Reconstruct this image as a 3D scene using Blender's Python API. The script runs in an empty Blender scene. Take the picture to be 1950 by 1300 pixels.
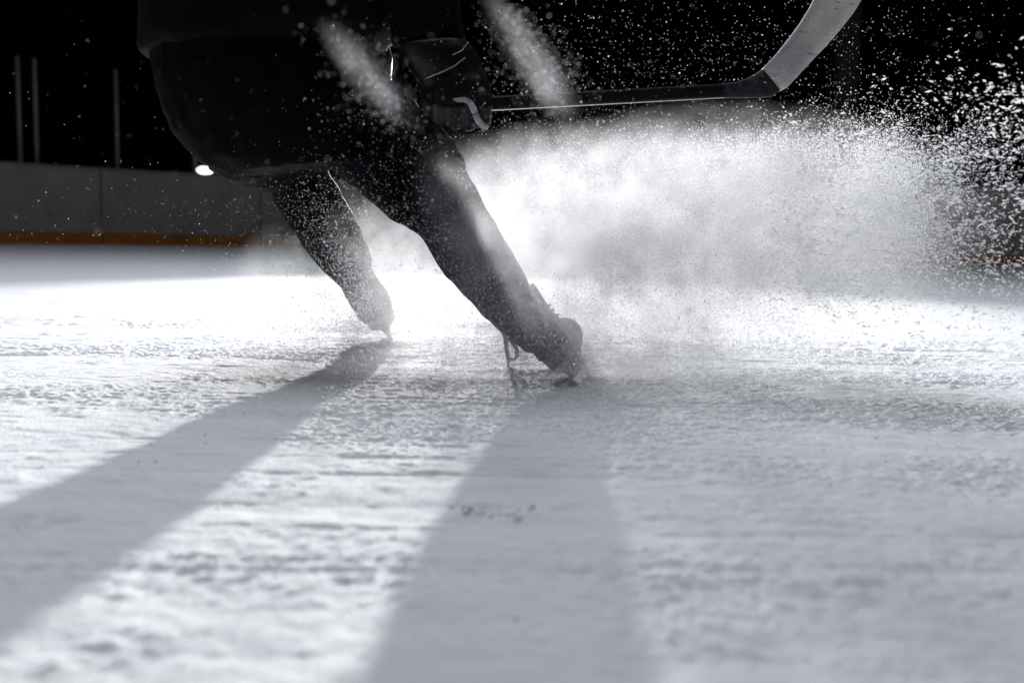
import bpy, bmesh, math
import numpy as np
from mathutils import Vector, Matrix

rng = np.random.default_rng(7)
S = bpy.context.scene
COL = S.collection
R = math.radians

# ------------------------------------------------------------------ camera
W0, H0, FPX = 1950.0, 1300.0, 1895.8
CAM = Vector((0, 0, .312))
ROT = Matrix.Rotation(R(90 - 6.23), 3, 'X') @ Matrix.Rotation(R(1.318), 3, 'Z')
cd = bpy.data.cameras.new('camera')
cam = bpy.data.objects.new('camera', cd)
COL.objects.link(cam)
cam.matrix_world = Matrix.Translation(CAM) @ ROT.to_4x4()
cd.sensor_width, cd.lens = 36, 35
cd.clip_start, cd.clip_end = .02, 200
cd.dof.use_dof = True
cd.dof.focus_distance = 2.22
cd.dof.aperture_fstop = 2.9
S.camera = cam


def at(px, py, Y):
    """point of the world on the upright plane y = Y seen at a photo pixel"""
    d = ROT @ Vector(((px - W0 / 2) / FPX, (H0 / 2 - py) / FPX, -1))
    return CAM + d * (Y / d.y)


def ground(px, py, z=0.0):
    d = ROT @ Vector(((px - W0 / 2) / FPX, (H0 / 2 - py) / FPX, -1))
    return CAM + d * ((z - CAM.z) / d.z)


# ------------------------------------------------------------------ helpers
def link(name, me, mat, parent=None, smooth=True):
    o = bpy.data.objects.new(name, me)
    COL.objects.link(o)
    if mat:
        me.materials.clear()
        me.materials.append(mat)
    if smooth:
        me.polygons.foreach_set('use_smooth', [True] * len(me.polygons))
    if parent:
        o.parent = parent
        o.matrix_parent_inverse = Matrix.Translation(-parent.location)
    return o


def tag(o, label=None, cat=None, group=None, kind=None):
    for k, v in (('label', label), ('category', cat), ('group', group), ('kind', kind)):
        if v:
            o[k] = v
    return o


def thing(name, loc, label, cat, group=None):
    o = bpy.data.objects.new(name, None)
    o.empty_display_size = .1
    COL.objects.link(o)
    o.location = loc
    return tag(o, label, cat, group)


def build(bm, name, mat, parent=None, smooth=True):
    bmesh.ops.recalc_face_normals(bm, faces=bm.faces[:])
    me = bpy.data.meshes.new(name)
    bm.to_mesh(me)
    bm.free()
    return link(name, me, mat, parent, smooth)


def ring_loft(bm, rings, cap=True, closed=False):
    vs = [[bm.verts.new(p) for p in r] for r in rings]
    n = len(rings[0])
    pairs = list(zip(vs, vs[1:])) + ([(vs[-1], vs[0])] if closed else [])
    for a, b in pairs:
        for i in range(n):
            bm.faces.new((a[i], a[(i + 1) % n], b[(i + 1) % n], b[i]))
    if cap and not closed:
        bm.faces.new(vs[0][::-1])
        bm.faces.new(vs[-1])


def sect(L, Rr, Y, dh, n=28, p=1.0):
    """ring from the two outline points of a limb, at depth Y, half-thick dh"""
    a, b = at(*L, Y), at(*Rr, Y)
    c, h = (a + b) / 2, (b - a) / 2
    out = []
    for k in range(n):
        t = 2 * math.pi * k / n
        co, si = math.cos(t), math.sin(t)
        co = math.copysign(abs(co) ** p, co)
        si = math.copysign(abs(si) ** p, si)
        out.append(c + h * co + Vector((0, dh * si, 0)))
    return out


def tube(bm, pts, rad, n=12, flat=None):
    """round (or flattened) tube through points"""
    pts = [Vector(p) for p in pts]
    rr = rad if isinstance(rad, (list, tuple)) else [rad] * len(pts)
    rings = []
    up = Vector((0, 1, 0)) if flat is None else Vector(flat[0])
    for i, p in enumerate(pts):
        t = (pts[min(i + 1, len(pts) - 1)] - pts[max(i - 1, 0)]).normalized()
        u = up - t * up.dot(t)
        if u.length < .05:
            u = Vector((1, 0, 0)) - t * t.x
        u.normalize()
        v = t.cross(u)
        f = 1 if flat is None else flat[1]
        rings.append([p + v * rr[i] * math.cos(2 * math.pi * k / n) + u * rr[i] * f * math.sin(2 * math.pi * k / n) for k in range(n)])
    ring_loft(bm, rings)


def capsule(bm, pts, rad, n=14):
    """tube with rounded ends"""
    pts = [Vector(p) for p in pts]
    rr = list(rad) if isinstance(rad, (list, tuple)) else [rad] * len(pts)
    d0 = (pts[0] - pts[1]).normalized()
    d1 = (pts[-1] - pts[-2]).normalized()
    P, Q = [], []
    for k in (1, .85, .5):
        P.append(pts[0] + d0 * rr[0] * k * .95)
        Q.append(rr[0] * math.sqrt(max(1 - k * k, .004)))
    P += pts
    Q += rr
    for k in (.5, .85, 1):
        P.append(pts[-1] + d1 * rr[-1] * k * .95)
        Q.append(rr[-1] * math.sqrt(max(1 - k * k, .004)))
    tube(bm, P, Q, n)


def box(bm, c, ax, ay, az):
    c, ax, ay, az = Vector(c), Vector(ax), Vector(ay), Vector(az)
    vs = [bm.verts.new(c + ax * i + ay * j + az * k) for i in (-1, 1) for j in (-1, 1) for k in (-1, 1)]
    for f in ((0, 1, 3, 2), (4, 6, 7, 5), (0, 4, 5, 1), (2, 3, 7, 6), (0, 2, 6, 4), (1, 5, 7, 3)):
        bm.faces.new([vs[i] for i in f])


# lattice value noise -------------------------------------------------------
def _hash(ix, iy, iz, seed):
    h = (ix.astype(np.uint32) * np.uint32(374761393) + iy.astype(np.uint32) * np.uint32(668265263)
         + iz.astype(np.uint32) * np.uint32(2147483647) + np.uint32((seed * 974711 + 12345) & 0xffffffff))
    h = (h ^ (h >> np.uint32(13))) * np.uint32(1274126177)
    h = h ^ (h >> np.uint32(16))
    return h.astype(np.float64) / 4294967295.0


def noise3(x, y, z, seed=0):
    x, y, z = np.broadcast_arrays(x, y, z)
    ix, iy, iz = np.floor(x).astype(np.int64), np.floor(y).astype(np.int64), np.floor(z).astype(np.int64)
    fx, fy, fz = x - ix, y - iy, z - iz
    fx, fy, fz = (f * f * f * (f * (f * 6 - 15) + 10) for f in (fx, fy, fz))
    r = 0
    for a in (0, 1):
        for b in (0, 1):
            for c in (0, 1):
                w = (fx if a else 1 - fx) * (fy if b else 1 - fy) * (fz if c else 1 - fz)
                r = r + w * _hash(ix + a, iy + b, iz + c, seed)
    return r * 2 - 1


def noise2(x, y, seed=0):
    x, y = np.broadcast_arrays(x, y)
    ix, iy = np.floor(x).astype(np.int64), np.floor(y).astype(np.int64)
    fx, fy = x - ix, y - iy
    fx, fy = (f * f * f * (f * (f * 6 - 15) + 10) for f in (fx, fy))
    z = np.zeros_like(ix)
    r = 0
    for a in (0, 1):
        for b in (0, 1):
            w = (fx if a else 1 - fx) * (fy if b else 1 - fy)
            r = r + w * _hash(ix + a, iy + b, z, seed)
    return r * 2 - 1


def solid(bm, name, mat, parent, voxel=.007, smooth=6, wr=0.0, wscale=20, squash=(1, 1, 1), seed=1, fine=0.0):
    """fuse overlapping lofts to one skin, then wrinkle it"""
    bmesh.ops.recalc_face_normals(bm, faces=bm.faces[:])
    me = bpy.data.meshes.new(name)
    bm.to_mesh(me)
    bm.free()
    t = bpy.data.objects.new('tmp', me)
    COL.objects.link(t)
    m = t.modifiers.new('r', 'REMESH')
    m.mode = 'VOXEL'
    m.voxel_size = voxel
    if smooth:
        s = t.modifiers.new('s', 'SMOOTH')
        s.iterations = smooth
        s.factor = .5
    dg = bpy.context.evaluated_depsgraph_get()
    out = bpy.data.meshes.new_from_object(t.evaluated_get(dg))
    bpy.data.objects.remove(t)
    if wr or fine:
        n = len(out.vertices)
        co = np.empty(n * 3)
        out.vertices.foreach_get('co', co)
        co = co.reshape(-1, 3)
        no = np.empty(n * 3, np.float32)
        out.vertex_normals.foreach_get('vector', no)
        no = no.reshape(-1, 3)
        q = co * np.array(squash) * wscale
        w = 1 - np.abs(noise3(q[:, 0], q[:, 1], q[:, 2], seed)) * 2
        q2 = co * wscale * 2.3
        w2 = noise3(q2[:, 0], q2[:, 1], q2[:, 2], seed + 5)
        q3 = co * 130
        w3 = noise3(q3[:, 0], q3[:, 1], q3[:, 2], seed + 9)
        co = co + no * (wr * (w + .5 * w2) + fine * w3)[:, None]
        out.vertices.foreach_set('co', co.ravel())
        out.update()
    return link(name, out, mat, parent)


# ------------------------------------------------------------------ materials
def mat(name, base, rough=.6, spec=.5, metal=0, sheen=0, coat=0, trans=0):
    m = bpy.data.materials.new(name)
    m.use_nodes = True
    b = m.node_tree.nodes['Principled BSDF']
    b.inputs['Base Color'].default_value = (*base, 1)
    b.inputs['Roughness'].default_value = rough
    b.inputs['Specular IOR Level'].default_value = spec
    b.inputs['Metallic'].default_value = metal
    b.inputs['Sheen Weight'].default_value = sheen
    b.inputs['Sheen Roughness'].default_value = .4
    b.inputs['Coat Weight'].default_value = coat
    return m


def nd(m, t, **kw):
    n = m.node_tree.nodes.new(t)
    for k, v in kw.items():
        if k in n.inputs.keys():
            n.inputs[k].default_value = v
        else:
            setattr(n, k, v)
    return n


def lk(m, a, ai, b, bi):
    m.node_tree.links.new(a.outputs[ai], b.inputs[bi])


def vary(m, c0, c1, scale=8, detail=5, stretch=(1, 1, 1), lo=.35, hi=.65, bump=0, bscale=200, bdist=.002):
    """noise driven base colour and bump on a Principled material"""
    b = m.node_tree.nodes['Principled BSDF']
    tc = nd(m, 'ShaderNodeTexCoord')
    mp = nd(m, 'ShaderNodeMapping')
    mp.inputs['Scale'].default_value = stretch
    lk(m, tc, 'Object', mp, 'Vector')
    no = nd(m, 'ShaderNodeTexNoise', Scale=scale, Detail=detail, Roughness=.6)
    lk(m, mp, 0, no, 'Vector')
    cr = nd(m, 'ShaderNodeValToRGB')
    cr.color_ramp.elements[0].position = lo
    cr.color_ramp.elements[0].color = (*c0, 1)
    cr.color_ramp.elements[1].position = hi
    cr.color_ramp.elements[1].color = (*c1, 1)
    lk(m, no, 0, cr, 0)
    lk(m, cr, 0, b, 'Base Color')
    if bump:
        n2 = nd(m, 'ShaderNodeTexNoise', Scale=bscale, Detail=5, Roughness=.65)
        lk(m, tc, 'Object', n2, 'Vector')
        bp = nd(m, 'ShaderNodeBump', Strength=bump, Distance=bdist)
        lk(m, n2, 0, bp, 'Height')
        lk(m, bp, 0, b, 'Normal')
    return m


M_ICE = mat('snowy_ice', (.8, .81, .84), .7, .16)
vary(M_ICE, (.72, .74, .78), (.82, .83, .85), 5, 6, (1, 2.5, 1), .3, .7, .85, 190, .0042)
_i = M_ICE.node_tree.nodes['Principled BSDF'].inputs
_i['Subsurface Weight'].default_value = .3
_i['Subsurface Radius'].default_value = (1, 1.05, 1.15)
_i['Subsurface Scale'].default_value = .002
M_PANTS = vary(mat('black_trouser_cloth', (.012, .012, .014), .9, .05, sheen=0), (.0025, .0025, .003), (.006, .006, .008), 14, 6, bump=.4, bscale=500, bdist=.001)
M_JERSEY = vary(mat('black_jersey_cloth', (.012, .012, .014), .9, .05, sheen=0), (.0025, .0025, .0035), (.006, .006, .008), 10, 6, bump=.4, bscale=350, bdist=.001)
M_GLOVE = vary(mat('black_glove_leather', (.012, .012, .013), .55, .4), (.003, .003, .0035), (.007, .007, .008), 30, 4, bump=.3, bscale=300, bdist=.001)
for m_, r_, s_ in ((M_GLOVE, .45, .35), (M_PANTS, .8, .04), (M_JERSEY, .75, .05)):
    m_.node_tree.nodes['Principled BSDF'].inputs['Roughness'].default_value = r_
    m_.node_tree.nodes['Principled BSDF'].inputs['Specular IOR Level'].default_value = s_
M_TRIM_GLINT = vary(mat('worn_white_leather_and_glint', (.5, .5, .5), .6, .3), (.35, .35, .36), (.55, .55, .56), 40, 4)  # worn leather trim; also the painted glimmer on the cuff seams
M_BOOT = vary(mat('dark_boot_shell', (.03, .03, .033), .45, .5), (.16, .16, .165), (.26, .26, .27), 25, 4)
M_PATCH = vary(mat('dark_heel_panel', (.02, .02, .022), .5, .4), (.012, .012, .014), (.03, .03, .033), 30, 4)
M_CAP = vary(mat('pale_toe_cap', (.35, .35, .36), .4, .5), (.28, .28, .29), (.42, .42, .43), 30, 4)
M_HOLDER = vary(mat('white_blade_holder', (.5, .5, .52), .4, .5), (.36, .36, .38), (.56, .56, .58), 30, 5)
M_STEEL = mat('skate_steel', (.6, .6, .62), .25, .5, 1)
M_LACE = mat('pale_lace', (.45, .45, .45), .8, .2)
M_SHAFT = vary(mat('black_carbon_shaft', (.012, .012, .013), .3, .28), (.008, .008, .009), (.018, .018, .02), 60, 3)
M_SLEEVE = vary(mat('dark_heel_tape', (.02, .022, .027), .7, .3), (.016, .018, .022), (.04, .043, .05), 60, 4, bump=.3)
M_SKIN = vary(mat('skin', (.4, .24, .17), .5, .4), (.36, .2, .14), (.44, .27, .2), 20, 3)
M_HELMET = mat('black_helmet_shell', (.012, .012, .013), .3, .5)
M_BOARD = vary(mat('grey_board_plastic', (.3, .29, .28), .5, .4), (.22, .203, .183), (.28, .262, .238), 2.5, 6, (1, 1, .6))
M_KICK = vary(mat('yellow_kickplate', (.5, .2, .03), .5, .4), (.24, .085, .012), (.34, .13, .022), 3, 5, (1, 1, 2))
M_RAIL = mat('rail_cap', (.2, .195, .19), .5, .4)
M_POST = vary(mat('glass_post_metal', (.4, .36, .35), .5, .5), (.17, .155, .15), (.23, .21, .20), 4, 4)
M_WALL = vary(mat('arena_dark_wall', (.01, .01, .01), .9, .1), (.004, .004, .004), (.009, .009, .009), .8, 5)
M_PILLAR = vary(mat('concrete_pillar', (.1, .085, .07), .8, .2), (.10, .085, .065), (.15, .13, .10), 3, 5)
M_FLOOR = mat('concourse_floor', (.02, .02, .02), .8, .2)

# worn white blade tape
M_TAPE = mat('white_blade_tape', (.7, .68, .62), .75, .25)
_b = M_TAPE.node_tree.nodes['Principled BSDF']
_tc = nd(M_TAPE, 'ShaderNodeTexCoord')
_mp = nd(M_TAPE, 'ShaderNodeMapping')
_mp.inputs['Rotation'].default_value = (0, R(50), 0)
_mp.inputs['Scale'].default_value = (1, 1, 3.2)
lk(M_TAPE, _tc, 'Object', _mp, 'Vector')
_n1 = nd(M_TAPE, 'ShaderNodeTexNoise', Scale=42, Detail=7, Roughness=.7)
lk(M_TAPE, _mp, 0, _n1, 'Vector')
_r1 = nd(M_TAPE, 'ShaderNodeValToRGB')
_r1.color_ramp.elements[0].position = .56
_r1.color_ramp.elements[0].color = (0, 0, 0, 1)
_r1.color_ramp.elements[1].position = .68
_r1.color_ramp.elements[1].color = (1, 1, 1, 1)
lk(M_TAPE, _n1, 0, _r1, 0)
_n2 = nd(M_TAPE, 'ShaderNodeTexNoise', Scale=11, Detail=4)
lk(M_TAPE, _tc, 'Object', _n2, 'Vector')
_r2 = nd(M_TAPE, 'ShaderNodeValToRGB')
_r2.color_ramp.elements[0].position = .4
_r2.color_ramp.elements[0].color = (.66, .63, .55, 1)
_r2.color_ramp.elements[1].position = .6
_r2.color_ramp.elements[1].color = (.5, .5, .52, 1)
lk(M_TAPE, _n2, 0, _r2, 0)
_mx = nd(M_TAPE, 'ShaderNodeMix', data_type='RGBA')
lk(M_TAPE, _r1, 0, _mx, 0)
lk(M_TAPE, _r2, 0, _mx, 6)
_mx.inputs[7].default_value = (.10, .10, .115, 1)
lk(M_TAPE, _mx, 2, _b, 'Base Color')
_bp = nd(M_TAPE, 'ShaderNodeBump', Strength=.4, Distance=.001)
lk(M_TAPE, _n1, 0, _bp, 'Height')
lk(M_TAPE, _bp, 0, _b, 'Normal')


def grain_mat(name, c, k, clear=.0):
    m = bpy.data.materials.new(name)
    m.use_nodes = True
    nt = m.node_tree
    nt.nodes.remove(nt.nodes['Principled BSDF'])
    out = nt.nodes['Material Output']
    t = nd(m, 'ShaderNodeBsdfTranslucent')
    t.inputs[0].default_value = (*c, 1)
    d = nd(m, 'ShaderNodeBsdfDiffuse')
    d.inputs[0].default_value = (*c, 1)
    mx = nd(m, 'ShaderNodeMixShader', Fac=k)
    lk(m, d, 0, mx, 1)
    lk(m, t, 0, mx, 2)
    tp = nd(m, 'ShaderNodeBsdfTransparent')
    m2 = nd(m, 'ShaderNodeMixShader', Fac=clear)
    lk(m, mx, 0, m2, 1)
    lk(m, tp, 0, m2, 2)
    lk(m, m2, 0, out, 'Surface')
    return m


M_GRAIN = grain_mat('flying_snow_grain', (.93, .94, .96), .62, .45)
M_LOOSE = grain_mat('fallen_snow_grain', (.9, .91, .93), .6, .3)
M_CRUMB = vary(mat('snow_crumb', (.8, .81, .84), .6, .3), (.75, .76, .8), (.84, .85, .87), 60, 3, bump=.4, bscale=400)

M_LAMP = bpy.data.materials.new('lit_lamp_lens')
M_LAMP.use_nodes = True
_p = M_LAMP.node_tree.nodes['Principled BSDF']
_p.inputs['Base Color'].default_value = (.9, .95, .95, 1)
_p.inputs['Emission Color'].default_value = (.9, 1, .98, 1)
_p.inputs['Emission Strength'].default_value = 4

# ------------------------------------------------------------------ light
LIGHT = at(852, 140, 9.7)
ld = bpy.data.lights.new('backlight', 'SPOT')
ld.energy = 7500
ld.spot_size = R(72)
ld.spot_blend = 1
ld.shadow_soft_size = .06
ld.color = (1, .985, .97)
lo = bpy.data.objects.new('backlight', ld)
COL.objects.link(lo)
lo.location = LIGHT
lo.rotation_euler = (Vector((.25, 2.0, LIGHT.z - .25)) - LIGHT).to_track_quat('-Z', 'Y').to_euler()

ad = bpy.data.lights.new('ceiling_light', 'AREA')
ad.shape = 'RECTANGLE'
ad.size, ad.size_y = 5, 5
ad.energy = 450
ad.color = (.89, .93, 1)
ao = bpy.data.objects.new('ceiling_light', ad)
COL.objects.link(ao)
ao.location = (-.9, 4.2, 7.0)
ao.rotation_euler = (Vector((0, 3.2, 0)) - ao.location).to_track_quat('-Z', 'Y').to_euler()

w = bpy.data.worlds.new('World')
S.world = w
w.use_nodes = True
bg = w.node_tree.nodes['Background']
bg.inputs[0].default_value = (.6, .7, 1, 1)
bg.inputs[1].default_value = .0012

# ------------------------------------------------------------------ ice
def axis(lo_, a, b, hi_, step, grow=1.06):
    mid = list(np.arange(a, b, step))
    s, v, right = step, mid[-1], []
    while v < hi_:
        s *= grow
        v += s
        right.append(v)
    s, v, left = step, a, []
    while v > lo_:
        s *= grow
        v -= s
        left.append(v)
    return np.array(left[::-1] + mid + right)


xs = axis(-14, -1.1, 1.5, 14, .0038, 1.03)
ys = np.concatenate([np.arange(-2.5, .5, .05), np.arange(.5, 1.25, .005), axis(1.25, 1.25, 3.0, 27, .0034, 1.017)])
X, Y = np.meshgrid(xs, ys)


def rot2(X, Y, a):
    c, d = math.cos(a), math.sin(a)
    return X * c - Y * d, X * d + Y * c


def billow(x, y, sd):
    return np.abs(noise2(x, y, sd)) * 2 - .6


def ice_height(X, Y):
    h = 0
    for f, amp, a, sd in ((2.3, .0022, .4, 1), (6.1, .0011, 1.1, 2)):
        u, v = rot2(X, Y * 1.25, a)
        h = h + amp * noise2(u * f, v * f, sd)
    for f, amp, a, sd in ((13, .0009, .7, 3), (29, .0011, .3, 4)):
        u, v = rot2(X + .02 * noise2(X * 20, Y * 20, 51), Y, a)
        h = h + amp * billow(u * f, v * f, sd)
    g = np.clip(.65 + 1.1 * noise2(X * 1.1 + 5, Y * 4.5, 12) + .5 * noise2(X * 6, Y * 9, 13), .15, 1.5)
    for f, amp, a, sd in ((52, .0010, .9, 5), (90, .0012, .2, 6), (150, .0013, .6, 16)):
        u, v = rot2(X, Y, a)
        h = h + amp * g * billow(u * f, v * f, sd)
    # skate cuts: long shallow grooves across the ice
    for a, f, sd, k in ((.05, 30, 7, .0034), (-.11, 22, 8, .0030), (.3, 9, 9, .003), (.02, 55, 14, .0022)):
        u, v = rot2(X, Y + .02 * noise2(X * .8, Y * .8, sd + 20), -a)
        h = h - k * np.clip(noise2(u * .5, v * f, sd) - .5, 0, 1) * 2
    # lumps of ploughed snow
    u, v = rot2(X, Y, .5)
    l = noise2(u * 10, v * 12, 10)
    h = h + .0055 * np.clip(l - .5, 0, 1) * 2 * (.5 + .5 * noise2(u * 70, v * 70, 11))
    # a low pile scraped together in front of the skates, and round the blades
    for hx, hy, sx, sy_, k in ((-.02, 1.09, .05, .03, .007), (.32, .87, .04, .03, .004), (.02, 2.22, .10, .05, .008), (.17, 2.1, .05, .04, .007), (-.33, 2.72, .06, .04, .006), (-.47, 1.02, .05, .03, .007)):
        e = np.exp(-((X - hx) / sx) ** 2 - ((Y - hy) / sy_) ** 2)
        h = h + k * e * (.55 + .9 * noise2(X * 45, Y * 45, 17))
    fade = np.clip(1 - (np.hypot(X, Y - 1.8) - 4) / 6, .15, 1)
    return h * fade


Z = ice_height(X, Y)
nY, nX = X.shape
co = np.stack([X, Y, Z], -1).reshape(-1, 3)
idx = np.arange(nX * nY).reshape(nY, nX)
q = np.stack([idx[:-1, :-1], idx[:-1, 1:], idx[1:, 1:], idx[1:, :-1]], -1).reshape(-1, 4)


def np_mesh(name, co, faces):
    me = bpy.data.meshes.new(name)
    k = faces.shape[1]
    me.vertices.add(len(co))
    me.vertices.foreach_set('co', co.astype(np.float32).ravel())
    me.loops.add(faces.size)
    me.loops.foreach_set('vertex_index', faces.astype(np.int32).ravel())
    me.polygons.add(len(faces))
    me.polygons.foreach_set('loop_start', np.arange(0, faces.size, k, dtype=np.int32))
    me.polygons.foreach_set('loop_total', np.full(len(faces), k, np.int32))
    me.update(calc_edges=True)
    return me


tag(link('ice', np_mesh('ice', co, q), M_ICE), 'snow covered rink ice with skate cuts', 'ice', kind='structure')

# ------------------------------------------------------------------ flakes
def flakes(pos, ax, rot=True):
    """one small irregular eight-sided flake per position; ax = half sizes"""
    n = len(pos)
    base = np.array([[1, 0, 0], [-1, 0, 0], [0, 1, 0], [0, -1, 0], [0, 0, 1], [0, 0, -1]], float)
    v = base[None] * ax[:, None, :] * rng.uniform(.65, 1.2, (n, 6, 1))
    if rot:
        a, b = rng.normal(0, .45, n), rng.normal(0, .45, n)
        if rot == 'free':
            a, b = rng.uniform(0, 6.28, n), rng.uniform(0, 6.28, n)
        ca, sa, cb, sb = np.cos(a), np.sin(a), np.cos(b), np.sin(b)
        x, y, z = v[..., 0].copy(), v[..., 1].copy(), v[..., 2].copy()
        x, z = x * ca[:, None] - z * sa[:, None], x * sa[:, None] + z * ca[:, None]
        x, y = x * cb[:, None] - y * sb[:, None], x * sb[:, None] + y * cb[:, None]
        v = np.stack([x, y, z], -1)
    v = v + pos[:, None, :]
    f0 = np.array([[0, 2, 4], [2, 1, 4], [1, 3, 4], [3, 0, 4], [2, 0, 5], [1, 2, 5], [3, 1, 5], [0, 3, 5]])
    f = (f0[None] + 6 * np.arange(n)[:, None, None]).reshape(-1, 3)
    return v.reshape(-1, 3), f


def clump(p, amount, scale, seed):
    """keep more of the points where a noise is high"""
    d = noise3(p[:, 0] * scale, p[:, 1] * scale, p[:, 2] * scale, seed) * .6 + noise3(p[:, 0] * scale * 2.7, p[:, 1] * scale * 2.7, p[:, 2] * scale * 2.7, seed + 1) * .4
    keep = rng.uniform(0, 1, len(p)) < np.clip(.5 + amount * d, 0, 1)
    return p[keep]


def plume(n, x0, x1, y0, y1, top, bot, spread=.12, zpow=1.0, xpow=1.0):
    """snow thrown along +x from a skate, between its lower and upper crest lines"""
    u = rng.uniform(0, 1, n) ** xpow
    x = x0 + (x1 - x0) * u
    y = y0 + (y1 - y0) * u + rng.normal(0, 1, n) * spread * (.35 + u)
    t = np.interp(x, top[0], top[1]) * (1 + .07 * rng.normal(0, 1, n))
    b = np.interp(x, bot[0], bot[1]) + .05 * rng.normal(0, 1, n)
    z = b + (t - b) * rng.uniform(0, 1, n) ** zpow
    p = np.stack([x, y, z], -1)
    return p[z > .003]


near_top = ([0, .12, .3, .6, .9, 1.15, 1.5], [.05, .24, .44, .53, .53, .50, .42])
near_bot = ([0, .15, .4, .7, 1.1], [.0, .0, .09, .19, .26])
far_top = ([-.35, -.1, .1, .4, .8, 1.2], [.05, .40, .54, .56, .56, .48])
far_bot = ([-.3, .0, .4, .8, 1.2], [.0, .0, .03, .13, .22])
P1 = clump(plume(230000, .05, .88, 2.2, 2.1, near_top, near_bot, .12, .9, .68), 1.3, 9, 3)
P2 = clump(plume(200000, -.25, .98, 2.72, 2.75, far_top, far_bot, .14, .8, .8), 1.3, 8, 5)
P3 = clump(plume(30000, .50, 1.35, 1.95, 1.6, ([.5, .8, 1.4], [.50, .60, .50]), ([.5, 1.4], [.14, .20]), .14, .9, .8), 1.2, 9, 7)
P4 = clump(np.stack([rng.normal(.3, .28, 60000), rng.normal(2.25, .22, 60000), np.abs(rng.normal(0, .07, 60000)) + .003], -1), 1.2, 10, 15)
pos = np.concatenate([P1, P2, P4])
r = rng.lognormal(0, .38, len(pos)) * .00080
st = 1 + 1.0 * np.clip(pos[:, 0], 0, 1.2)
ax = np.stack([r * st, r, r * .8], -1)
v1, f1 = flakes(pos, ax)
r = np.minimum(rng.lognormal(0, .65, len(P3)) * .00100, .0030)
ax = np.stack([r * rng.uniform(1.5, 3.2, len(P3)), r, r * .8], -1)
v2, f2 = flakes(P3, ax)
V = np.concatenate([v1, v2])
F = np.concatenate([f1, f2 + len(v1)])
tag(link('snow_spray', np_mesh('snow_spray', V, F), M_GRAIN, smooth=False),
    'bright spray of ice shavings thrown up from the braking skates', 'snow spray', kind='stuff')

# single grains drifting in the air all round the skater
n = 5500
A = np.stack([rng.normal(.25, .75, n), rng.uniform(.75, 3.6, n), np.abs(rng.normal(0, .33, n))], -1)
n = 2600
_q = rng.normal(0, 1, (n, 3))
_c = np.where((rng.uniform(0, 1, n) < .5)[:, None], np.array(at(1012, 118, 1.16)), np.array(at(712, 150, 1.16)))
B = _c + np.stack([_q[:, 0] * .013 + _q[:, 2] * .026, _q[:, 1] * .06, _q[:, 0] * .013 - _q[:, 2] * .032], -1)  # grains gathered in two slanted streaks, shaped like shafts of light
C = np.stack([rng.uniform(-.1, 1.0, 5000), rng.uniform(1.9, 3.2, 5000), rng.uniform(.35, .9, 5000)], -1)
D = np.stack([rng.normal(-3.2, .9, 700), rng.uniform(5, 8, 700), np.abs(rng.normal(0, .35, 700))], -1)
n = 60000
E1 = np.stack([rng.uniform(-.32, .2, n), rng.uniform(1.5, 2.08, n), np.abs(rng.normal(0, .2, n))], -1)
E2 = np.stack([rng.normal(-.41, .09, n), rng.uniform(1.95, 2.6, n), np.abs(rng.normal(0, .17, n))], -1)
E = clump(np.concatenate([E1, E2]), 1.6, 13, 19)
pos = np.concatenate([A, clump(B, 1.2, 14, 11), C, D, E])
pos = pos[pos[:, 2] > .004]
r = rng.lognormal(0, .4, len(pos)) * np.where(pos[:, 1] > 4.5, .0013, np.where(pos[:, 1] < 1.4, .0005, .00062))
ax = np.stack([r * 1.2, r, r * .9], -1)
v1, f1 = flakes(pos, ax, 'free')
tag(link('snow_dust', np_mesh('snow_dust', v1, f1), M_GRAIN, smooth=False),
    'loose glittering snow dust drifting in the air round the skater', 'snow dust', kind='stuff')

# crumbs lying on the ice
n = 1500
cx, cy = rng.uniform(-1.3, 1.7, n), .45 + 3.0 * rng.uniform(0, 1, n) ** .9
k = noise2(cx * 4, cy * 5, 31) > -.1
cx, cy = cx[k], cy[k]
heaps = [(-.02, 1.09, .03, 16), (.04, 2.2, .09, 260), (-.33, 2.72, .06, 120), (.16, 2.1, .05, 120), (.62, 1.5, .08, 30), (-.75, 3.05, .1, 30)]
for hx, hy, hs, hn in heaps:
    cx = np.concatenate([cx, rng.normal(hx, hs, hn)])
    cy = np.concatenate([cy, rng.normal(hy, hs, hn)])
r = rng.lognormal(0, .5, len(cx)) * .0011
clods = [(-.045, 1.08), (-.02, 1.10), (.0, 1.085), (.012, 1.07), (.02, 1.11), (-.06, 1.12)]
for hx, hy in clods:
    for k in range(4):
        cx, cy = np.append(cx, hx + rng.normal(0, .006)), np.append(cy, hy + rng.normal(0, .006))
        r = np.append(r, rng.uniform(.0018, .0042))
pos = np.stack([cx, cy, ice_height(cx, cy) + r * .35], -1)
v1, f1 = flakes(pos, np.stack([r * 1.3, r * 1.1, r * .8], -1))
tag(link('loose_snow', np_mesh('loose_snow', v1, f1), M_LOOSE), 'loose snow crumbs scattered over the scraped ice', 'snow', kind='stuff')

# ------------------------------------------------------------------ airborne snow mist (volume)
MV = bpy.data.materials.new('airborne_snow_mist')
MV.use_nodes = True
nt = MV.node_tree
nt.nodes.remove(nt.nodes['Principled BSDF'])
vol = nd(MV, 'ShaderNodeVolumePrincipled')
vol.inputs['Color'].default_value = (.95, .96, 1, 1)
vol.inputs['Anisotropy'].default_value = .3
lk(MV, vol, 0, nt.nodes['Material Output'], 'Volume')
tc = nd(MV, 'ShaderNodeTexCoord')
geo_in = (tc, 'Object')


def mth(op, a, b=None, c=None):
    n = nd(MV, 'ShaderNodeMath', operation=op)
    for i, s in enumerate((a, b, c)):
        if s is None:
            continue
        if isinstance(s, (int, float)):
            n.inputs[i].default_value = s
        else:
            nt.links.new(s, n.inputs[i])
    return n.outputs[0]


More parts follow.
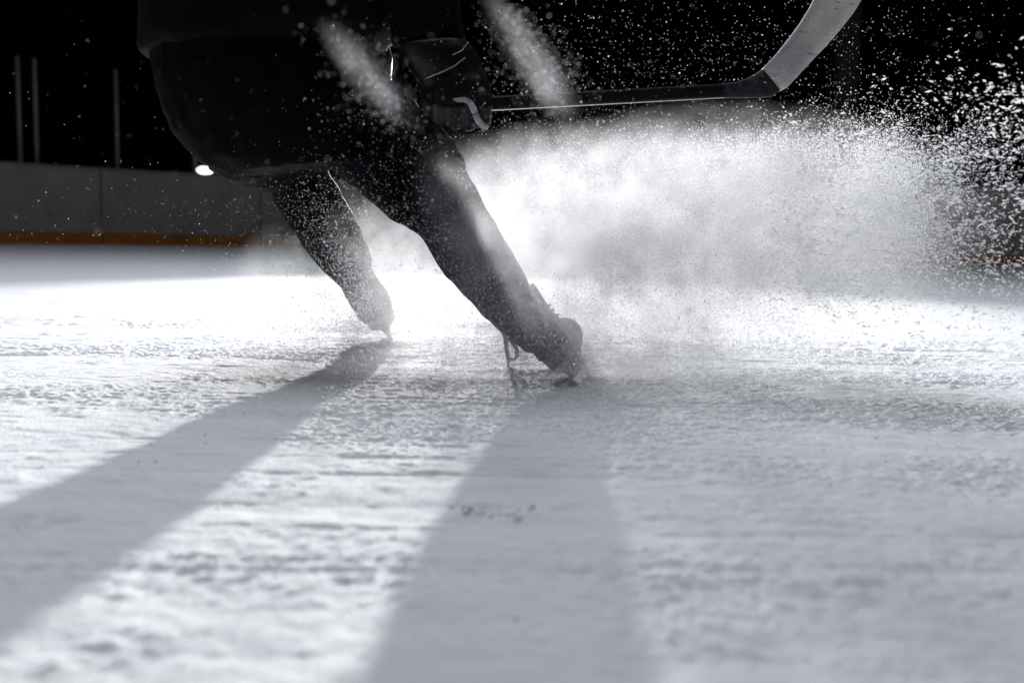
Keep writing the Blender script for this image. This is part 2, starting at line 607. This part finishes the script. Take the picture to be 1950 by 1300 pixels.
sep = nd(MV, 'ShaderNodeSeparateXYZ')
lk(MV, tc, 'Object', sep, 0)
nz = nd(MV, 'ShaderNodeTexNoise', Scale=15, Detail=3, Roughness=.65)
lk(MV, tc, 'Object', nz, 'Vector')
nf = mth('MULTIPLY', mth('MAXIMUM', mth('SUBTRACT', nz.outputs[0], .40), 0), 7.0)


def blob(c, s, d, rot=0):
    mp = nd(MV, 'ShaderNodeMapping', vector_type='POINT')
    mp.vector_type = 'TEXTURE'
    mp.inputs['Location'].default_value = tuple(c)
    mp.inputs['Rotation'].default_value = (0, rot, 0)
    mp.inputs['Scale'].default_value = tuple(s)
    lk(MV, tc, 'Object', mp, 'Vector')
    gr = nd(MV, 'ShaderNodeTexGradient', gradient_type='SPHERICAL')
    lk(MV, mp, 0, gr, 0)
    return mth('MULTIPLY', gr.outputs['Fac'], d)


tot = blob((.47, 2.2, .33), (.58, .40, .28), 3.4)
for c_, s_, d_, *r_ in (((.36, 2.8, .26), (.92, .42, .38), 2.8),
                   (tuple(at(1012, 118, 1.16)), (.026, .08, .095), 4.0, R(-38)),  # mist narrowed and slanted to the shape of a light shaft past the glove
                   (tuple(at(712, 150, 1.16)), (.027, .08, .09), 2.3, R(-45)),  # mist slanted likewise, imitating the shaft of light through the arm gap
                   (tuple(at(930, 470, 1.4)), (.085, .2, .19), 3.0, R(-25)),
                   ((.10, 2.5, .30), (.34, .3, .30), 2.6),
                   ((.10, 2.02, .08), (.46, .38, .32), 3.6),
                   ((-.36, 2.5, .06), (.42, .5, .32), 2.8)):
    tot = mth('ADD', tot, blob(c_, s_, d_, *r_))
# a thin layer hugging the ice
lay = mth('MULTIPLY', mth('MAXIMUM', mth('SUBTRACT', 1, mth('MULTIPLY', sep.outputs[2], 4.5)), 0), .10)
tot = mth('ADD', tot, lay)
den = mth('MULTIPLY', tot, nf)
nt.links.new(den, vol.inputs['Density'])
bm = bmesh.new()
box(bm, (.2, 2.15, .41), (1.35, 0, 0), (0, 1.2, 0), (0, 0, .4))
tag(build(bm, 'snow_mist', MV, smooth=False), 'fine white snow mist hanging over the ice round the skater', 'mist', kind='stuff')

# ------------------------------------------------------------------ rink end: boards, posts, lamp, arena
BC, BR = Vector((0, 8.3, 0)), 8.6
boards = thing('rink_boards', (0, BC.y + BR, 0), 'grey rink boards with rust yellow kickplate curving behind the skater', 'boards')


def arc_pt(a, r, z):
    return Vector((BC.x + r * math.sin(a), BC.y + r * math.cos(a), z))


def arc_slab(a0, a1, r0, r1, z0, z1, n=8, bev=.0):
    bm = bmesh.new()
    rings = []
    for i in range(n + 1):
        a = a0 + (a1 - a0) * i / n
        rings.append([arc_pt(a, r0, z0), arc_pt(a, r0, z1), arc_pt(a, r1, z1), arc_pt(a, r1, z0)])
    ring_loft(bm, rings)
    return bm


step = R(16)
for i in range(-6, 7):
    a0, a1 = i * step + R(.06) + R(4), (i + 1) * step - R(.06) + R(4)
    build(arc_slab(a0, a1, BR, BR + .05, .0, 1.07), 'board_panel', M_BOARD, boards, False)
    build(arc_slab(a0, a1, BR - .012, BR - .001, .0, .175), 'kickplate', M_KICK, boards, False)
build(arc_slab(R(-94), R(116), BR - .015, BR + .12, 1.072, 1.10, 60), 'cap_rail', M_RAIL, boards, False)


def arc_angle(px, py):
    """angle of the board top seen at a pixel"""
    best = None
    for i in range(-900, 901):
        a = R(i / 10)
        p = arc_pt(a, BR + .06, 1.1)
        if p.y < 1:
            continue
        qv = ROT.inverted() @ (p - CAM)
        x = W0 / 2 + FPX * qv.x / -qv.z
        if best is None or abs(x - px) < best[0]:
            best = (abs(x - px), a)
    return best[1]


posts = [arc_angle(x, 310) for x in (39, 70, 224, 370, 505)]
gap = posts[3] - posts[2]
posts = [posts[0] - gap * k for k in (3, 2, 1)] + posts
for a in posts:
    bm = bmesh.new()
    c = arc_pt(a, BR + .06, 1.1 + .71)
    t = Vector((math.cos(a), -math.sin(a), 0))
    nn = Vector((math.sin(a), math.cos(a), 0))
    box(bm, c, t * .026, nn * .022, Vector((0, 0, .71)))
    bmesh.ops.bevel(bm, geom=bm.edges[:], offset=.006, segments=2, affect='EDGES')
    build(bm, 'glass_post', M_POST, boards)

M_GLASS = bpy.data.materials.new('rink_glass')
M_GLASS.use_nodes = True
g = M_GLASS.node_tree
g.nodes.remove(g.nodes['Principled BSDF'])
tr = nd(M_GLASS, 'ShaderNodeBsdfTransparent')
gl = nd(M_GLASS, 'ShaderNodeBsdfGlossy', Roughness=.02)
mx = nd(M_GLASS, 'ShaderNodeMixShader', Fac=.04)
lk(M_GLASS, tr, 0, mx, 1)
lk(M_GLASS, gl, 0, mx, 2)
lk(M_GLASS, mx, 0, g.nodes['Material Output'], 'Surface')
for a0, a1 in zip(posts, posts[1:]):
    if a1 - a0 < R(1.2):
        continue
    build(arc_slab(a0 + R(.22), a1 - R(.22), BR + .054, BR + .066, 1.102, 2.46, 6), 'glass_pane', M_GLASS, boards, False)

# small lit lamp just above the rail
la = arc_angle(394, 325)
lp = arc_pt(la, BR + .17, 1.16)
lamp = thing('wall_lamp', lp, 'small lit oval lamp glowing just above the top of the boards', 'lamp')
nn = Vector((math.sin(la), math.cos(la), 0))
tt = Vector((math.cos(la), -math.sin(la), 0))
bm = bmesh.new()
bmesh.ops.create_uvsphere(bm, u_segments=24, v_segments=14, radius=1)
for v in bm.verts:
    x, y, z = v.co
    v.co = lp + tt * x * .125 + nn * (y * .03 - .03) + Vector((0, 0, z * .052))
build(bm, 'lamp_lens', M_LAMP, lamp)
bm = bmesh.new()
box(bm, lp + nn * .03, tt * .14, nn * .03, Vector((0, 0, .062)))
bmesh.ops.bevel(bm, geom=bm.edges[:], offset=.015, segments=2, affect='EDGES')
build(bm, 'lamp_housing', M_RAIL, lamp)

# dark hall behind
bm = bmesh.new()
rings = []
for i in range(41):
    a = R(-110 + 220 * i / 40)
    rings.append([Vector((17 * math.sin(a), 8 + 17 * math.cos(a), z)) for z in (0, 9)] + [Vector((17.3 * math.sin(a), 8 + 17.3 * math.cos(a), z)) for z in (9, 0)])
ring_loft(bm, rings)
tag(build(bm, 'arena_wall', M_WALL, smooth=False), 'dark wall of the unlit hall beyond the boards', 'wall', kind='structure')
pc = at(1612, 100, 20.5)
bm = bmesh.new()
box(bm, (pc.x, 20.5, 4.0), (.2, 0, 0), (0, .2, 0), (0, 0, 4.0))
bmesh.ops.bevel(bm, geom=bm.edges[:], offset=.03, segments=2, affect='EDGES')
tag(build(bm, 'pillar', M_PILLAR, smooth=False), 'dim brown concrete pillar in the dark hall behind the stick blade', 'pillar')

# ------------------------------------------------------------------ skater
person = thing('person', (-.1, 2.4, 0), 'hockey skater in black clothes and white trimmed glove braking hard on two skates', 'person')

# trousers
bm = bmesh.new()
near = [((288, 40), (725, 20), 2.30, .19), ((294, 110), (712, 100), 2.28, .20), ((306, 175), (742, 150), 2.26, .20), ((328, 250), (784, 188), 2.24, .19),
        ((385, 312), (838, 236), 2.21, .165), ((450, 335), (864, 268), 2.19, .14), ((530, 322), (879, 297), 2.17, .125),
        ((598, 308), (888, 322), 2.165, .115), ((636, 326), (899, 346), 2.16, .108), ((676, 356), (912, 374), 2.155, .102), ((712, 388), (926, 398), 2.15, .099), ((742, 418), (934, 412), 2.15, .096),
        ((768, 426), (947, 434), 2.15, .092), ((802, 448), (962, 462), 2.15, .088), ((826, 488), (982, 492), 2.15, .084), ((845, 520), (996, 516), 2.15, .08),
        ((880, 560), (1010, 555), 2.15, .074), ((916, 598), (1032, 584), 2.15, .075), ((958, 632), (1050, 610), 2.152, .088), ((985, 655), (1064, 629), 2.152, .098), ((1001, 671), (1074, 643), 2.152, .10)]
ring_loft(bm, [sect(*s) for s in near])
far = [((400, 322), (640, 180), 2.36, .18), ((450, 351), (626, 250), 2.42, .17), ((497, 364), (613, 306), 2.49, .145), ((518, 374), (628, 338), 2.545, .105), ((542, 420), (655, 376), 2.58, .095),
       ((575, 462), (684, 435), 2.61, .09), ((600, 495), (699, 468), 2.63, .085), ((626, 524), (709, 493), 2.645, .08), ((638, 536), (707, 510), 2.65, .072), ((650, 546), (716, 524), 2.655, .07),
       ((668, 580), (735, 552), 2.67, .066), ((682, 604), (748, 580), 2.68, .06), ((695, 617), (746, 598), 2.685, .05)]
ring_loft(bm, [sect(*s) for s in far])
trousers = solid(bm, 'trousers', M_PANTS, person, .006, 5, .0028, 16, (1.3, 1, 1.3), 3, .0003)

# jersey: hem over the hips, back, chest, both sleeves
bm = bmesh.new()
ring_loft(bm, [sect(*s) for s in [((274, 108), (714, 100), 2.28, .205), ((268, 60), (772, 64), 2.27, .21), ((272, 0), (815, 10), 2.28, .21), ((300, -130), (880, -90), 2.31, .21),
                                  ((400, -290), (960, -200), 2.33, .20), ((540, -420), (1010, -300), 2.35, .20), ((680, -500), (1020, -400), 2.36, .18), ((780, -520), (980, -470), 2.37, .12)]])
ring_loft(bm, [sect(*s) for s in [((700, -400), (900, -360), 2.22, .09), ((715, -250), (905, -240), 2.12, .085), ((722, -130), (888, -120), 2.12, .08), ((728, -40), (872, -45), 2.11, .075),
                                  ((737, 30), (874, 22), 2.105, .07), ((750, 88), (889, 76), 2.10, .066)]])
ring_loft(bm, [sect(*s) for s in [((760, -420), (930, -380), 2.5, .09), ((700, -280), (860, -250), 2.58, .08), ((640, -170), (780, -140), 2.60, .07), ((600, -60), (720, -40), 2.57, .06), ((590, 20), (690, 30), 2.52, .055)]])
solid(bm, 'jersey', M_JERSEY, person, .008, 5, .004, 12, (1, 1, 1), 8, .0006)

# head and neck (above the frame), helmet
bm = bmesh.new()
hc = at(1010, -640, 2.36)


def hp(x, y, z):
    return hc + Vector((x, y, z))


def ball(bm, c, s, u=24, v=16):
    b2 = bmesh.ops.create_uvsphere(bm, u_segments=u, v_segments=v, radius=1)
    for vv in b2['verts']:
        vv.co = Vector(c) + Vector((vv.co.x * s[0], vv.co.y * s[1], vv.co.z * s[2]))


ball(bm, hp(0, 0, .02), (.097, .077, .11))
ball(bm, hp(.03, 0, -.06), (.065, .058, .06))
capsule(bm, [hp(.092, 0, .005), hp(.115, 0, -.022)], [.011, .015])
capsule(bm, [hp(.088, -.022, -.06), hp(.096, 0, -.06), hp(.088, .022, -.06)], [.006, .009, .006])
ball(bm, hp(.085, -.03, .012), (.012, .013, .011), 12, 8)
ball(bm, hp(.085, .03, .012), (.012, .013, .011), 12, 8)
ball(bm, hp(-.01, -.078, -.005), (.02, .01, .03), 12, 8)
ball(bm, hp(-.01, .078, -.005), (.02, .01, .03), 12, 8)
capsule(bm, [hp(-.02, 0, -.05), hp(-.09, 0, -.2)], [.058, .066])
solid(bm, 'head', M_SKIN, person, .005, 3)
bm = bmesh.new()
ball(bm, hp(-.012, 0, .055), (.125, .1, .095))
bmesh.ops.bisect_plane(bm, geom=bm.verts[:] + bm.edges[:] + bm.faces[:], plane_co=hp(0, 0, .035), plane_no=(.12, 0, 1), clear_inner=True)
hm = build(bm, 'helmet', M_HELMET, person)
sm = hm.modifiers.new('thick', 'SOLIDIFY')
sm.thickness = .012

# ---- hockey glove gripping the shaft
GY = 2.06


def glove(dx, dy, Yg, name='glove'):
    bm = bmesh.new()

    def s(L, Rr, dY, dh, p=.85):
        return sect((L[0] + dx, L[1] + dy), (Rr[0] + dx, Rr[1] + dy), Yg + dY, dh, 28, p)
    # flared cuff
    ring_loft(bm, [s((757, 92), (892, 80), .03, .068), (s((763, 106), (906, 98), .028, .071)), s((780, 132), (917, 124), .02, .066), s((794, 150), (922, 140), .012, .058)])
    # back of the hand, padded rolls
    ring_loft(bm, [s((792, 146), (920, 134), .012, .055), s((806, 168), (932, 158), .004, .056), s((812, 190), (937, 182), -.002, .054), s((822, 212), (936, 206), -.004, .048), s((830, 226), (932, 224), -.002, .04)])
    # four fingers curled round the shaft, unequal
    for i, (fx, low, rad) in enumerate(((834, 240, .0165), (860, 246, .018), (889, 247, .0185), (917, 243, .0175))):
        pts = [at(fx + dx, 184 + dy, Yg - .036), at(fx + 3 + dx, 206 + dy, Yg - .047), at(fx + 4 + dx, 228 + dy, Yg - .036), at(fx + 4 + dx, low - 12 + dy, Yg - .008), at(fx + 2 + dx, low - 20 + dy, Yg + .022)]
        capsule(bm, pts, [rad, rad * 1.04, rad, rad * .95, rad * .85])
    # thumb leaves the side of the palm and lies along the shaft
    capsule(bm, [at(822 + dx, 178 + dy, Yg + .035), at(812 + dx, 196 + dy, Yg + .045), at(838 + dx, 206 + dy, Yg + .045), at(866 + dx, 208 + dy, Yg + .036)], [.021, .021, .019, .016])
    return solid(bm, name, M_GLOVE, person, .0045, 3, .0008, 40, seed=13)


gv = glove(0, 0, GY)
bm = bmesh.new()
tube(bm, [at(848, 194, GY - .052), at(868, 191, GY - .058), at(884, 190, GY - .060), at(895, 196, GY - .062)], [.002, .0042, .0052, .0062], 10, ((0, 1, 0), .5))
tube(bm, [at(895, 196, GY - .0625), at(902, 208, GY - .066), at(905, 216, GY - .066)], [.0062, .0066, .006], 10, ((0, 1, 0), .5))
tube(bm, [at(905, 218, GY - .066), at(911, 230, GY - .060), at(919, 239, GY - .052), at(928, 244, GY - .04)], [.0064, .0068, .0066, .005], 10, ((0, 1, 0), .5))
build(bm, 'glove_trim', M_TRIM_GLINT, gv)
bm = bmesh.new()
tube(bm, [at(812, 149, GY - .036), at(838, 139, GY - .047), at(865, 126, GY - .047), at(886, 110, GY - .038)], .0011, 8)  # thin pale tubes imitate light glimmering along the cuff seams
tube(bm, [at(862, 105, GY - .044), at(880, 96, GY - .038), at(892, 80, GY - .02)], .001, 8)
build(bm, 'cuff_seam_glint', M_TRIM_GLINT, gv)
glove(-190, -70, 2.5)

# ---- hockey stick
stick = thing('hockey_stick', at(1470, 182, 2.08), 'black hockey stick held level in the glove with scuffed white taped blade', 'hockey stick')
bm = bmesh.new()


def sy(px):
    return 2.06 + (px - 870) / 610 * .04


def shaft_sec(px, y0, y1, dh):
    a, b = at(px, y0, sy(px)), at(px, y1, sy(px))
    c, h = (a + b) / 2, (a - b) / 2
    k = .28
    e = Vector((0, dh, 0))
    return [c + h * (1 if i * i < 2 else 1) * u + e * v_ for i, (u, v_) in enumerate(((1, -1 + k), (1, 1 - k), (1 - k, 1), (-1 + k, 1), (-1, 1 - k), (-1, -1 + k), (-1 + k, -1), (1 - k, -1)))]


ring_loft(bm, [shaft_sec(x, 184 - (x - 940) * .0545, 210.5 - (x - 940) * .0545, .0095) for x in range(820, 1381, 40)])
sh = build(bm, 'shaft', M_SHAFT, stick, False)
bm = bmesh.new()
tube(bm, [at(806, 204.5, sy(806)), at(824, 203.5, sy(824))], [.018, .0185], 12)
build(bm, 'butt_tape', M_SLEEVE, stick)


def blade_sec(a, b, Y, dh):
    A, B = at(*a, Y), at(*b, Y)
    c, h = (A + B) / 2, (B - A) / 2
    e = Vector((0, dh, 0))
    return [c + h * u + e * v_ for u, v_ in ((-1, 0), (-.94, -1), (-.5, -1.05), (0, -1.1), (.5, -1.05), (.94, -1), (1, 0), (.94, 1), (.5, 1.05), (0, 1.1), (-.5, 1.05), (-.94, 1))]


bm = bmesh.new()
ring_loft(bm, [blade_sec((1376, 159), (1378, 187), sy(1376), .0105), blade_sec((1400, 157), (1402, 187), sy(1400), .0105), blade_sec((1422, 150), (1436, 187), sy(1425), .010), blade_sec((1440, 140), (1468, 186), sy(1450), .009), blade_sec((1451, 132), (1484, 174), sy(1465), .0085)])
build(bm, 'heel', M_SLEEVE, stick)
bm = bmesh.new()
ring_loft(bm, [blade_sec((1450, 132.5), (1486, 174), sy(1466), .0092), blade_sec((1458, 125), (1499, 167), 2.079, .0092), blade_sec((1480, 101), (1524, 140), 2.078, .009), blade_sec((1503, 72), (1551, 111), 2.074, .0088),
               blade_sec((1522, 46), (1577, 84), 2.068, .0086), blade_sec((1540, 17), (1601, 56), 2.06, .0084), blade_sec((1553, -8), (1626, 24), 2.05, .0082), blade_sec((1568, -42), (1650, -16), 2.037, .008),
               blade_sec((1582, -78), (1668, -58), 2.022, .0078), blade_sec((1600, -108), (1672, -92), 2.01, .0074), blade_sec((1622, -124), (1660, -116), 2.004, .006)])
build(bm, 'blade', M_TAPE, stick)

# ---- skates
def skate(H, T, lean, side, name='skate', tongue=True):
    """H, T = where heel and toe end of the runner meet the ice"""
    H, T = Vector(H), Vector(T)
    b = (T - H).normalized()
    nrm = Vector((b.y, -b.x, 0)) * side
    u = Vector((0, 0, 1)) * math.cos(lean) + nrm * math.sin(lean)
    s = u.cross(b).normalized()
    mid = (H + T) / 2
    root = bpy.data.objects.new(name, None)
    COL.objects.link(root)
    root.parent = person
    root.matrix_parent_inverse = Matrix.Translation(-person.location)
    root.location = mid

    def p(x, y, z):
        return mid + b * x + s * y + u * z
    # steel runner, rockered
    bm = bmesh.new()
    N = 18
    rings = []
    for i in range(N + 1):
        x = -.138 + .276 * i / N
        z0 = .0 + .9 * max(0, abs(x) - .085) ** 2 * 9
        top = .03 if abs(x) < .13 else .024
        rings.append([p(x, -.0016, z0), p(x, .0016, z0), p(x, .0016, top), p(x, -.0016, top)])
    ring_loft(bm, rings)
    build(bm, 'runner', M_STEEL, root, False)
    # holder: bridge with two flaring towers, open in the middle
    bm = bmesh.new()
    rings = []
    for i in range(N + 1):
        x = -.135 + .27 * i / N
        hw = .0055
        rings.append([p(x, -hw, .022), p(x, hw, .022), p(x, hw * .9, .036), p(x, -hw * .9, .036)])
    ring_loft(bm, rings)

    def tower(xa, xb, ta, tb, ztop, wtop):
        rg = []
        for t in (0, .3, .65, 1):
            z = .03 + (ztop - .03) * t
            A, B = xa + (ta - xa) * t, xb + (tb - xb) * t
            w_ = .0055 + (wtop - .0055) * t ** 1.6
            rg.append([p(A + (B - A) * (.5 + .5 * math.cos(k)), w_ * math.sin(k), z) for k in [2 * math.pi * j / 16 for j in range(16)]])
        ring_loft(bm, rg)
    tower(.045, .125, .02, .125, .062, .030)
    tower(-.13, -.095, -.125, -.095, .072, .022)
    tower(-.078, -.05, -.06, -.035, .072, .022)
    build(bm, 'blade_holder', M_HOLDER, root)
    # boot shell: sole outline swept up to the ankle
    bm = bmesh.new()
    rg = []
    for z, xa, xb, w_ in ((.060, -.125, .13, .034), (.066, -.132, .138, .040), (.085, -.132, .138, .043), (.105, -.130, .120, .042), (.125, -.128, .085, .040), (.150, -.126, .045, .039), (.180, -.112, .005, .036), (.200, -.105, -.005, .034)):
        rg.append([p((xa + xb) / 2 + (xb - xa) / 2 * math.copysign(abs(math.cos(k)) ** .8, math.cos(k)), w_ * math.copysign(abs(math.sin(k)) ** .8, math.sin(k)), z) for k in [2 * math.pi * j / 28 for j in range(28)]])
    ring_loft(bm, rg)
    boot = build(bm, 'boot', M_BOOT, root)
    # toe cap
    bm = bmesh.new()
    ball(bm, (0, 0, 0), (1, 1, 1), 28, 18)
    for v in bm.verts:
        x, y, z = v.co
        v.co = p(.096 + x * .052, y * .050, .100 + z * .044)
    build(bm, 'toe_cap', M_CAP, root)
    # dark panel round the heel
    bm = bmesh.new()
    rg = []
    def hull(t, k, xa, w_):
        return -.02 + (xa + k) * math.copysign(abs(math.cos(t)) ** .8, math.cos(t)), (w_ + k) * math.copysign(abs(math.sin(t)) ** .8, math.sin(t))
    for z, k in ((.088, -.002), (.092, .0035), (.125, .004), (.150, .0035), (.155, -.002)):
        ts = [math.pi - .95 + 1.9 * j / 18 for j in range(19)]
        outer = [hull(t, k, .111, .0425) for t in ts]
        inner = [hull(t, -.008, .111, .0425) for t in ts[::-1]]
        rg.append([p(x, y, z) for x, y in outer + inner])
    ring_loft(bm, rg)
    build(bm, 'heel_panel', M_PATCH, root)
    # tongue
    bm = bmesh.new()
    rg = []
    for x, z, w_ in ((.075, .125, .026), (.052, .155, .028), (.040, .190, .031), (.042, .222, .034), (.054, .238, .032)):
        rg.append([p(x + .007 * math.cos(k), w_ * math.sin(k), z + .004 * math.cos(k)) for k in [2 * math.pi * j / 16 for j in range(16)]])
    ring_loft(bm, rg)
    build(bm, 'tongue', M_CAP, root)
    # laces across the throat
    bm = bmesh.new()
    for i in range(5):
        x, z = .085 - .009 * i, .122 + .014 * i
        tube(bm, [p(x - .01, -.034, z - .004), p(x + .007, -.012, z + .004), p(x + .007, .012, z + .004), p(x - .01, .034, z - .004)], .0026, 8)
    build(bm, 'lace', M_LACE, root)
    return root


def place_skate(px, py, ang, lean):
    h = ground(px, py)
    d = Vector((math.sin(ang), math.cos(ang), 0))
    return skate(h - d * .05, h + d * .215, lean, -1)


sk = place_skate(1108, 731, R(9), R(40))
# undone lace loop trailing down to the ice beside the cuff
bm = bmesh.new()
tube(bm, [at(957, 626, 2.262), at(963, 645, 2.262), at(965, 668, 2.264), at(968, 688, 2.266), at(967, 703, 2.267)], [.0045, .0052, .0048, .004, .003], 8, ((0, 1, 0), .45))
tube(bm, [at(964, 640, 2.255), at(973, 650, 2.25), at(984, 664, 2.248), at(985, 678, 2.25), at(978, 685, 2.255), at(970, 682, 2.262)], [.003, .0042, .005, .0048, .004, .003], 8, ((0, 1, 0), .45))
build(bm, 'lace', M_LACE, sk)
place_skate(751, 658, R(-10), R(27))

# ------------------------------------------------------------------ render settings
S.view_settings.view_transform = 'Standard'
S.view_settings.look = 'None'
S.view_settings.exposure = 0
S.view_settings.gamma = 1
cy = S.cycles
cy.max_bounces = 4
cy.diffuse_bounces = 2
cy.glossy_bounces = 2
cy.transmission_bounces = 3
cy.volume_bounces = 0
cy.transparent_max_bounces = 16
cy.volume_step_rate = .42
cy.volume_max_steps = 256
cy.sample_clamp_indirect = 6
